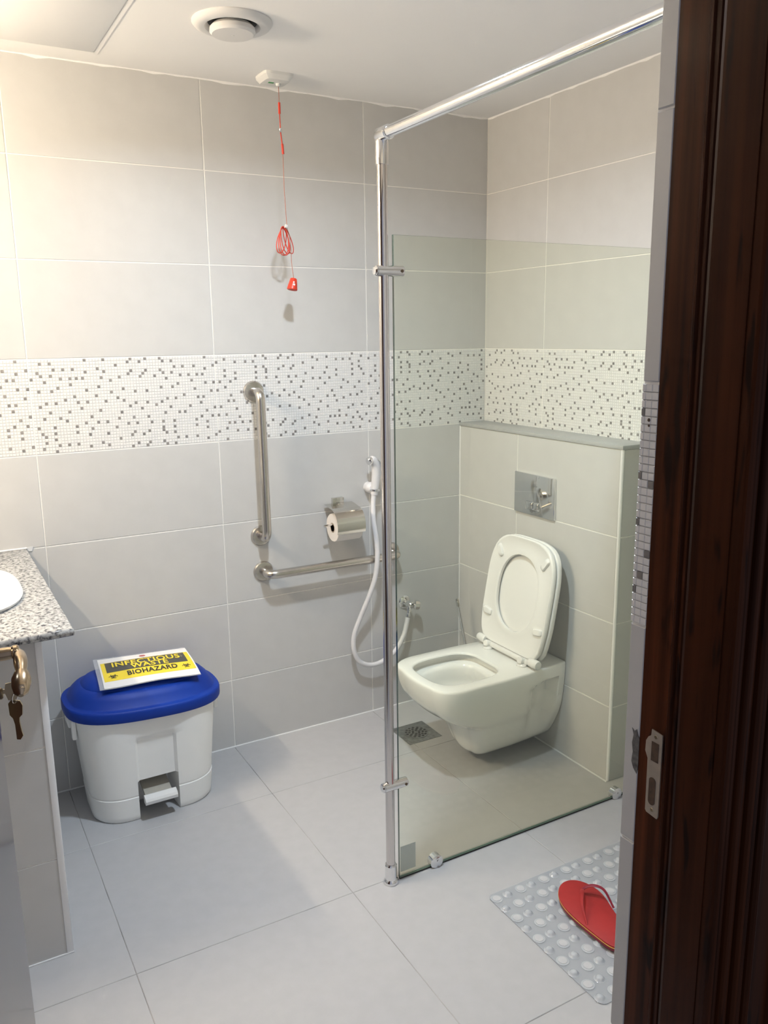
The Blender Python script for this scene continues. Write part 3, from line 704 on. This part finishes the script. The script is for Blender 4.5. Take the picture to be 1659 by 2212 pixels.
lathe('tie', [(.0, 0), (.006, .001), (.006, .008), (.0, .009)], cc+Vector((.000, -.010, .022)), (1, 0, -.3), G['plastic_white'], pc, 12)
cz('lower_cord', [(cx+.010, 1.890), (cx+.021, 1.862), (cx+.025, 1.820), (cx+.0245, 1.780), (cx+.028, 1.745), (cx+.031, 1.722)], .0011, G['thin_cord'])
hd = lathe('pull_handle', [(.0, 0), (.0095, 0), (.0115, .002), (.0155, .022), (.0180, .037), (.0165, .039), (.0, .036)], (cx+.031, PC.y, 1.722), (-.22, -.05, -1), G['red_plastic'], pc, 24)
pg = Vector((cx+.026, PC.y-.0165, 1.700)); fr1 = Vector((.95, -.28, 0)); nrm = Vector((.28, .95, 0))
for nm, (a, b, r) in (('pictogram', (.000, .009, .0028)), ('pictogram', (.000, .001, .0042)), ('pictogram', (-.002, -.008, .0052))):
    lathe(nm, [(.0, 0), (r, .0), (r*.9, .0012), (.0, .0013)], pg+fr1*(a-.002)+Vector((0, 0, b)), (-.38, -.92, 0), G['plastic_white'], hd, 14)

# ------------------------------------------------------------------ ceiling fittings
vn = empty('air_vent', (-1.222, -.515, ZC), 'round white air valve in the ceiling', 'air vent')
lathe('vent_ring', [(.066, -.001), (.106, -.001), (.107, .003), (.100, .011), (.086, .016), (.074, .014), (.066, .006), (.064, -.001)], (-1.222, -.515, ZC), (0, 0, -1), G['vent_white'], vn, 56)
lathe('vent_throat', [(.0, .001), (.066, .001), (.066, .002), (.0, .002)], (-1.222, -.515, ZC), (0, 0, -1), G['rubber'], vn, 40)
lathe('vent_disc', [(.0, .004), (.050, .006), (.060, .016), (.061, .026), (.055, .032), (.02, .034), (.0, .033)], (-1.222, -.515, ZC), (0, 0, -1), G['vent_white'], vn, 48)
lathe('vent_screw', [(.004, 0), (.003, .001), (.0, .0012)], (-1.222, -.515, ZC-.0335), (0, 0, -1), G['plastic_white'], vn, 12)
ht = empty('ceiling_hatch', (-1.80, -.405, ZC), 'flush square access hatch in the ceiling near the back wall', 'access hatch')
box('hatch_panel', (-2.096, -.702, ZC-.0035), (-1.504, -.110, ZC-.0002), G['ceiling'], ht, .001)
for a, b in (((-2.112, -.106), (-1.488, -.092)), ((-2.112, -.720), (-1.488, -.706)), ((-1.500, -.706), (-1.488, -.106)), ((-2.112, -.706), (-2.100, -.106))):
    box('hatch_frame', (a[0], a[1], ZC-.0016), (b[0], b[1], ZC-.0002), G['ceiling'], ht)
dn = empty('downlight', (LAMP1.x, LAMP1.y, ZC), 'round recessed ceiling downlight beside the shower screen', 'ceiling light')
lathe('bezel', [(.056, 0), (.075, 0), (.075, .003), (.060, .008), (.056, .006), (.056, 0)], (LAMP1.x, LAMP1.y, ZC), (0, 0, -1), G['plastic_white'], dn, 40)
lathe('lens', [(.0, .0005), (.055, .0005), (.055, .004), (.0, .004)], (LAMP1.x, LAMP1.y, ZC), (0, 0, -1), G['lamp_glow'], dn, 40)

vl = empty('vanity_light', (X0, LAMP2.y, LAMP2.z), 'warm tube light fixed on the left wall above the basin', 'wall light')
box('housing', (X0, LAMP2.y-.28, LAMP2.z-.025), (X0+.022, LAMP2.y+.28, LAMP2.z+.025), G['plastic_white'], vl, .003)
tube('tube', [(LAMP2.x, LAMP2.y-.25, LAMP2.z), (LAMP2.x, LAMP2.y+.25, LAMP2.z)], .018, G['tube_glow'], vl, 12)
for q in (-.262, .262): lathe('end_cap', [(.0, -.012), (.021, -.012), (.021, .012), (.0, .012)], (LAMP2.x, LAMP2.y+q, LAMP2.z), (0, 1, 0), G['plastic_white'], vl, 18)
for q in (-.262, .262): box('bracket', (X0+.02, LAMP2.y+q-.008, LAMP2.z-.008), (LAMP2.x, LAMP2.y+q+.008, LAMP2.z+.008), G['plastic_white'], vl)

# ------------------------------------------------------------------ vanity
vb = empty('vanity_cabinet', (-2.28, -.41, 0), 'grey tiled vanity cabinet with a white corner trim under the granite top', 'vanity')
VX, VY, VZ = -1.878, -.826, .851
box('carcass', (X0+.001, VY+.0016, 0), (VX-.0016, -.025, .69), G['grout'], vb)
tiles(vb, (X0, VY, 0), (1, 0, 0), (0, 0, 1), [0, .188, .788], [0, .272, .572, VZ], G['wall_tile'], name='tile')
tiles(vb, (VX, VY, 0), (0, 1, 0), (0, 0, 1), [.010, .30, .80], [0, .272, .572, VZ], G['wall_tile'], name='tile')
box('corner_trim', (VX-.0165, VY-.0022, 0), (VX, VY+.010, VZ), G['trim_white'], vb, .002)
box('sealant_line', (X0+.01, VY-.004, 0), (VX, VY, .004), G['sealant'], vb)
ct = empty('countertop', (-2.245, -.43, .853), 'speckled grey granite countertop at the left edge', 'countertop')
CX, CY, CZ = -1.810, -.872, .8725
def rrect(x0, y0, x1, y1, r, n=6):
    out = []
    for cx_, cy_, a0 in ((x1-r, y1-r, 0), (x0+r, y1-r, 90), (x0+r, y0+r, 180), (x1-r, y0+r, 270)):
        for k in range(n+1):
            a = math.radians(a0+90*k/n); out.append((cx_+r*math.cos(a), cy_+r*math.sin(a)))
    return out
SBC = Vector((-2.112, -.455))                     # basin centre
def slab_ring(d_, z):
    x0, x1, y0, y1 = X0+.002-SBC.x, CX-d_-SBC.x, CY+d_-SBC.y, -.002-SBC.y; out = []
    for t in SANG:
        c, q = math.cos(t), math.sin(t)
        r = min((x1/c if c > 1e-9 else x0/c if c < -1e-9 else 9), (y1/q if q > 1e-9 else y0/q if q < -1e-9 else 9))
        out.append(Vector((SBC.x+r*c, SBC.y+r*q, z)))
    return out
SANG = sorted([2*math.pi*k/60 for k in range(60)]+[math.atan2(y-SBC.y, x-SBC.x) % (2*math.pi) for x in (X0+.002, CX) for y in (CY, -.002)])
def hole_ring(a, b_, z, n=2.9):
    return [Vector((SBC.x+(abs(math.cos(t)/a)**n+abs(math.sin(t)/b_)**n)**(-1/n)*math.cos(t), SBC.y+(abs(math.cos(t)/a)**n+abs(math.sin(t)/b_)**n)**(-1/n)*math.sin(t), z)) for t in SANG]
rings = [hole_ring(.212, .225, VZ+.0005), slab_ring(.006, VZ+.0005), slab_ring(.001, VZ+.004), slab_ring(0, VZ+.011), slab_ring(.001, CZ-.003), slab_ring(.005, CZ), hole_ring(.212, .225, CZ)]
vs, fs = loft(rings+[rings[0]], True, False, False); autosmooth(mk('slab', vs, fs, G['granite'], ct), 50)
tube('sealant', [(X0+.01, -.004, CZ+.001), (-1.812, -.004, CZ+.001)], .0035, G['sealant'], ct, 8)
mk('sealant_smear', [(-1.812, -.0008, CZ+.003), (-1.790, -.0008, CZ+.004), (-1.795, -.0008, CZ-.012), (-1.808, -.0008, CZ-.010), (-1.812, -.003, CZ+.003), (-1.792, -.0022, CZ+.004), (-1.797, -.0022, CZ-.011), (-1.808, -.003, CZ-.010)], [(0, 1, 2, 3), (4, 5, 6, 7), (0, 1, 5, 4), (1, 2, 6, 5), (2, 3, 7, 6), (3, 0, 4, 7)], G['sealant'], ct)
wbn = empty('wash_basin', (-2.112, -.455, CZ), 'white oval wash basin set in the granite top', 'basin')
def sbr(a, b, z, n=2.9): 
    return [Vector((-2.112+(abs(math.cos(t)/1)**n/a**n+abs(math.sin(t))**n/b**n)**(-1/n)*math.cos(t), -.455+(abs(math.cos(t))**n/a**n+abs(math.sin(t))**n/b**n)**(-1/n)*math.sin(t), z)) for t in [2*math.pi*k/64 for k in range(64)]]
rings = [sbr(.219, .232, CZ+.0005), sbr(.231, .244, CZ+.002), sbr(.234, .247, CZ+.009), sbr(.229, .242, CZ+.015), sbr(.219, .232, CZ+.0175), sbr(.197, .206, CZ+.016), sbr(.186, .192, CZ+.009), sbr(.182, .187, CZ-.01), sbr(.172, .176, CZ-.06), sbr(.14, .145, CZ-.105), sbr(.08, .085, CZ-.125, 2.2), sbr(.02, .02, CZ-.128, 2.0),
         sbr(.02, .02, CZ-.136, 2.0), sbr(.085, .09, CZ-.134, 2.2), sbr(.150, .155, CZ-.113), sbr(.182, .186, CZ-.065), sbr(.192, .197, CZ-.012), sbr(.196, .205, CZ+.0005)]
vs, fs = loft(rings+[rings[0]], True, False, False); autosmooth(mk('bowl', vs, fs, G['ceramic'], wbn), 50)
lathe('waste', [(.0, -.002), (.021, -.002), (.022, .001), (.016, .002), (.0, .001)], (-2.112, -.455, CZ-.1275), (0, 0, 1), G['chrome'], wbn, 24)

# ------------------------------------------------------------------ waste bin
BC = Vector((-1.520, -.168))
wbin = empty('waste_bin', (BC.x, BC.y, 0), 'white pedal bin with a domed blue lid in the corner by the vanity', 'waste bin')
FR = [-.095, -.066, -.0575, -.03, 0, .03, .0575, .066, .095]
def bring(a, b, z, rc=.098, rec=True):
    pts = [(x, -b) for x in FR]
    def arc(cx_, cy_, a0, a1, n=9): return [(cx_+(a-abs(cx_))*math.cos(math.radians(a0+(a1-a0)*k/n)), cy_+(b-abs(cy_))*math.sin(math.radians(a0+(a1-a0)*k/n))) for k in range(1, n+1)]
    yb = b-rc
    pts += arc(.095, -yb, -90, 0)[:]+[(a, v*yb) for v in (-.33, .33)]+[(a, yb)]+arc(.095, yb, 0, 90)
    pts += [(x, b) for x in (.05, 0, -.05)]+[(-.095, b)]+arc(-.095, yb, 90, 180)+[(-a, -v*yb) for v in (-.33, .33)]+[(-a, -yb)]+arc(-.095, -yb, 180, 270)[:-1]
    out = []
    for i, (x, y) in enumerate(pts):
        if rec and i < 9 and abs(x) < .060:
            if z < .132: y += .115
            elif z < .272: y += .011
            elif z < .292: y += .011*(.292-z)/.02
        out.append(Vector((BC.x+x, BC.y+y, z)))
    return out
lev = []
for z in [0.0, .006, .02, .05, .080, .0815, .086, .0875, .11, .1318, .1322, .16, .20, .24, .268, .276, .284, .294, .32, .345, .362]:
    t = z/.362; a = .197+.031*t; b = .142+.012*t
    if z < .006: a -= .004; b -= .004
    if .0812 < z < .0868: a -= .0035; b -= .0035
    if z > .0868: a -= .0015; b -= .0015
    lev.append(bring(a, b, z))
vs, fs = loft(lev, True, False, True)
autosmooth(mk('body', vs, fs, G['bin_white'], wbin), 40)
def tilt(v): return Vector((v.x, v.y, v.z-(v.x-BC.x)*.045))
LZ = [(.352, .242, .163), (.350, .250, .170), (.356, .2525, .1725), (.379, .2525, .1725), (.3855, .250, .170), (.387, .246, .166), (.3875, .236, .156), (.391, .232, .151), (.412, .222, .140), (.426, .208, .127), (.4320, .197, .117), (.4330, .190, .110), (.4365, .188, .108), (.447, .176, .098), (.454, .15, .08), (.458, .112, .05), (.460, .10, .02)]
lid = []
for z, a, b in LZ:
    R_ = []
    for k in range(72):
        t = 2*math.pi*k/72; c, s = math.cos(t), math.sin(t); n = 2.7; r = (abs(c/a)**n+abs(s/b)**n)**(-1/n); R_.append(tilt(Vector((BC.x+r*c, BC.y+r*s, z))))
    lid.append(R_)
vs, fs = loft(lid, True, True, True); autosmooth(mk('lid', vs, fs, G['blue'], wbin), 50)
# pedal and its arm inside the front opening
def wedge(name, x0, x1, prof, m, parent, bev=0):
    n = len(prof); vs = [(x0, y, z) for y, z in prof]+[(x1, y, z) for y, z in prof]
    return mk(name, vs, [tuple(range(n)), tuple(range(n, 2*n))[::-1]]+[(i, (i+1) % n, n+(i+1) % n, n+i) for i in range(n)], m, parent)
pd = wedge('pedal', BC.x-.052, BC.x+.052, [(-.338, .058), (-.344, .062), (-.345, .072), (-.340, .079), (-.322, .086), (-.316, .084), (-.318, .060)], G['plastic_white'], wbin)
wedge('pedal_arm', BC.x-.046, BC.x+.040, [(-.322, .080), (-.20, .112), (-.20, .104), (-.322, .066)], G['bin_beige'], pd)
for s in (-1, 1):
    box('side_handle', (BC.x+s*.226, BC.y-.035, .318), (BC.x+s*.244, BC.y+.035, .350), G['bin_white'], wbin, .004)
    box('side_hook', (BC.x+s*.224, BC.y-.060, .285), (BC.x+s*.238, BC.y-.038, .352), G['bin_white'], wbin, .004)

# warning sheet in a clear sleeve lying on the lid
wsg = empty('warning_sign', (-1.50, -.18, .468), 'yellow and black INFECTIOUS WASTE BIOHAZARD sheet lying on the blue lid', 'sign')
SA, SB, SCc, SD = Vector((-1.640, -.078)), Vector((-1.346, -.086)), Vector((-1.352, -.286)), Vector((-1.658, -.282))   # tl tr br bl
def sgn(s, t, n=0.0):
    p = SA.lerp(SB, s).lerp(SD.lerp(SCc, s), t)
    z = .4745-.020*t*t+.004*math.sin(t*3.1)*math.sin(s*3.1)-.004*max(0, t-.8)*5*math.sin(s*7+.8)*.5
    v = tilt(Vector((p.x, p.y, z))); return v+Vector((0, 0, n))
def sheet(name, s0, s1, t0, t1, n, th, m, parent, ns=16, nt=10):
    vs = [sgn(s0+(s1-s0)*i/ns, t0+(t1-t0)*j/nt, n+d_) for d_ in (0, -th) for j in range(nt+1) for i in range(ns+1)]
    K = (ns+1)*(nt+1); fs = []
    for j in range(nt):
        for i in range(ns):
            a = j*(ns+1)+i; fs += [(a, a+1, a+ns+2, a+ns+1), (K+a, K+a+ns+1, K+a+ns+2, K+a+1)]
    B_ = [j for j in range(ns+1)]+[(j+1)*(ns+1)-1 for j in range(1, nt+1)]+[nt*(ns+1)+i for i in range(ns-1, -1, -1)]+[j*(ns+1) for j in range(nt-1, 0, -1)]
    fs += [(B_[i], K+B_[i], K+B_[(i+1) % len(B_)], B_[(i+1) % len(B_)]) for i in range(len(B_))]
    return mk(name, vs, fs, m, parent, smooth=False)
pp = sheet('paper', 0, 1, 0, 1, .0, .0012, G['paper'], wsg)
sheet('sleeve', -.045, 1.002, -.065, 1.012, -.0016, .0008, G['sleeve'], wsg)
yl = sheet('yellow_field', .018, .985, .20, .835, .0006, .0004, G['yellow'], pp)
sheet('dark_band', .062, .938, .215, .575, .0011, .0004, G['inkgrey'], pp)
def text(s, sc0, sc1, tc0, tc1, n, m, bold=.02, nm='lettering', curve=0):
    cu = bpy.data.curves.new('t', 'FONT'); cu.body = s; cu.offset = bold; cu.resolution_u = 3; cu.space_character = 1.08
    ob = bpy.data.objects.new('t', cu); COL.objects.link(ob); bpy.context.view_layer.update()
    me = bpy.data.meshes.new_from_object(ob.evaluated_get(bpy.context.evaluated_depsgraph_get()))
    bpy.data.objects.remove(ob); bm = bmesh.new(); bm.from_mesh(me)
    bmesh.ops.triangulate(bm, faces=bm.faces)
    for _ in range(2):
        bmesh.ops.subdivide_edges(bm, edges=[e for e in bm.edges if e.calc_length() > .12], cuts=1)
    xs = [v.co.x for v in bm.verts]; ys = [v.co.y for v in bm.verts]; x0, x1, y0, y1 = min(xs), max(xs), min(ys), max(ys)
    for v in bm.verts:
        a, b = (v.co.x-x0)/(x1-x0), (v.co.y-y0)/(y1-y0); v.co = sgn(sc0+(sc1-sc0)*a, tc1+(tc0-tc1)*b, n)
    bmesh.ops.triangulate(bm, faces=bm.faces); bm.to_mesh(me); bm.free(); me.materials.clear(); me.materials.append(m); me.name = nm
    return link(bpy.data.objects.new(nm, me), pp)
text('INFECTIOUS', .125, .885, .245, .425, .0016, G['ink'], .045)
text('INFECTIOUS', .132, .878, .250, .420, .0020, G['yellow'], .026)
text('WASTE', .315, .735, .400, .565, .0016, G['ink'], .045)
text('WASTE', .322, .728, .405, .560, .0020, G['yellow'], .026)
text('BIOHAZARD', .265, .800, .615, .755, .0016, G['ink'], .03)
lg = [sgn(.49+.036*math.cos(a), .105+.045*math.sin(a), .0006) for a in [2*math.pi*k/20 for k in range(20)]]
mk('logo', lg, [tuple(range(20))], G['logo'], pp, fix=False)
def ring_flat(cs, ct, rx, ry, wd, n, m, a0=0, a1=360, nm='biohazard_symbol'):
    vs = []; K = 22
    for k in range(K+1):
        a = math.radians(a0+(a1-a0)*k/K)
        for q in (1-wd, 1+wd): vs.append(sgn(cs+rx*q*math.cos(a), ct+ry*q*math.sin(a), n))
    return mk(nm, vs, [(2*k, 2*k+1, 2*k+3, 2*k+2) for k in range(K)], m, pp, fix=False)
for cs in (.115, .895):
    ct_ = .715
    ring_flat(cs, ct_, .021, .030, .18, .0016, G['ink'])
    for a in (90, 210, 330):
        ar = math.radians(a)
        ring_flat(cs+.026*math.cos(ar), ct_-.037*math.sin(ar), .024, .034, .16, .0016, G['ink'], -a+50, -a+310)

# ------------------------------------------------------------------ floor drain
dg = empty('floor_drain', (-.504, -.260, 0), 'square metal floor drain with a round grate in front of the toilet', 'floor drain')
box('frame', (-.577, -.335, -.0005), (-.431, -.186, .0016), G['drain'], dg, .0008)
lathe('grate', [(.0, .0016), (.050, .0016), (.050, .0030), (.046, .0034), (.0, .0026)], (-.504, -.2605, 0), (0, 0, 1), G['drain'], dg, 36)
for i, (r, n) in enumerate(((.014, 6), (.027, 10), (.039, 14))):
    for k in range(n):
        a = 2*math.pi*(k+.5*i)/n
        lathe('slot', [(.0, 0), (.0052, 0), (.0052, .0012), (.0, .0013)], (-.504+r*math.cos(a), -.2605+r*math.sin(a), .0028), (0, 0, 1), G['drain_dark'], dg, 8)

# ------------------------------------------------------------------ bath mat
bmx = empty('bath_mat', (-.49, -1.41, 0), 'translucent grey suction bath mat under the red flip-flop', 'bath mat')
poly = rrect(-.8465, -1.636, -.142, -1.190, .018, 6)
rings = [[Vector((x, y, z)) for x, y in poly] for z in (.0006, .0028)]
vs, fs = loft(rings); mk('mat_sheet', vs, fs, G['mat_sheet'], bmx)
def shared_lathe(prof, m, seg=18):
    o = lathe('tmp', prof, (0, 0, 0), (0, 0, 1), m, None, seg, 40); me = o.data; bpy.data.objects.remove(o); return me
sk = shared_lathe([(.0, .0029), (.0165, .0029), (.0165, .0036), (.0125, .0042), (.0, .0042)], G['mat_dome'])
sd = shared_lathe([(.0, .0041), (.0112, .0041), (.0112, .0050), (.0, .0050)], G['mat_disc'])
dm = shared_lathe([(.0145, .0027), (.0115, .0040), (.0098, .0072), (.0065, .0100), (.003, .0110), (.0, .0111)], G['mat_dome'])
def at(name, me, x, y, parent):
    o = bpy.data.objects.new(name, me); COL.objects.link(o); o.parent = parent; o.location = Vector((x, y, 0))-(parent.location if parent.type == 'EMPTY' else Vector()); return o
for j in range(10):
    for i in range(17):
        x, y = -.8295+.0417*i, -1.2125-.0455*j*.985
        if x > -.155: continue
        if (i+j) % 2 == 0:
            s_ = at('sucker', sk, x, y, bmx)
            dk = bpy.data.objects.new('sucker_disc', sd); COL.objects.link(dk); dk.parent = s_
        else: at('bubble', dm, x-.004, y, bmx)

# ------------------------------------------------------------------ flip-flop
ff = empty('flip_flop', (-.655, -1.41, 0), 'red rubber flip-flop lying on the bath mat', 'flip-flop')
out_ = [(-.616, -1.286), (-.632, -1.279), (-.652, -1.279), (-.676, -1.291), (-.697, -1.314), (-.711, -1.345), (-.718, -1.385), (-.719, -1.43), (-.717, -1.475), (-.714, -1.515), (-.706, -1.535), (-.688, -1.549), (-.664, -1.551), (-.642, -1.540), (-.630, -1.518), (-.624, -1.48), (-.616, -1.445), (-.604, -1.412), (-.593, -1.380), (-.589, -1.350), (-.594, -1.320), (-.603, -1.300)]
P_ = [Vector((x, y, 0)) for x, y in out_]; sm = []
for i in range(len(P_)):
    a, b, c, d_ = P_[i-1], P_[i], P_[(i+1) % len(P_)], P_[(i+2) % len(P_)]
    for k in range(4):
        t = k/4; sm.append(.5*((2*b)+(c-a)*t+(2*a-5*b+4*c-d_)*t*t+(3*b-a-3*c+d_)*t**3))
cen = sum(sm, Vector())/len(sm)
def solez(y): return .0125
def sring(z, ins): return [cen+(p-cen)*(1-ins/.07)+Vector((0, 0, solez(p.y)+z)) for p in sm]
vs, fs = loft([sring(0, .003), sring(.001, .001), sring(.010, 0)]); so = autosmooth(mk('sole', vs, fs, G['red_dark'], ff), 40)
vs, fs = loft([sring(.010, -.0003), sring(.0122, -.0003)], True, True, True); autosmooth(mk('edge_stripe', vs, fs, G['yellow_line'], so), 40)
vs, fs = loft([sring(.0122, 0), sring(.0165, .0002), sring(.0178, .002)]); autosmooth(mk('footbed', vs, fs, G['red'], ff), 40)
def strap(name, pts, w_, m):
    pts = spline(pts, 8); vs = []
    for i, p in enumerate(pts):
        t = (pts[min(i+1, len(pts)-1)]-pts[max(i-1, 0)]).normalized(); s = t.cross(Vector((0, 0, 1))).normalized(); nn = s.cross(t); ww = w_*(.55+.45*math.sin(math.pi*min(1, .15+i/len(pts))))
        for a, b in ((-1, 0), (-.6, 1), (.6, 1), (1, 0), (.6, -1), (-.6, -1)): vs.append(p+s*(a*ww)+nn*(b*.0022))
    n = len(pts); fs = [(6*i+j, 6*i+(j+1) % 6, 6*i+6+(j+1) % 6, 6*i+6+j) for i in range(n-1) for j in range(6)]+[tuple(range(6)), tuple(range(6*n-6, 6*n))[::-1]]
    return autosmooth(mk(name, vs, fs, m, ff), 45)
strap('strap', [(-.640, -1.338, .028), (-.640, -1.344, .044), (-.662, -1.366, .055), (-.692, -1.400, .050), (-.712, -1.440, .029)], .006, G['red'])
strap('strap', [(-.640, -1.338, .028), (-.638, -1.344, .046), (-.622, -1.362, .062), (-.606, -1.390, .060), (-.606, -1.428, .030)], .006, G['red_dark'])
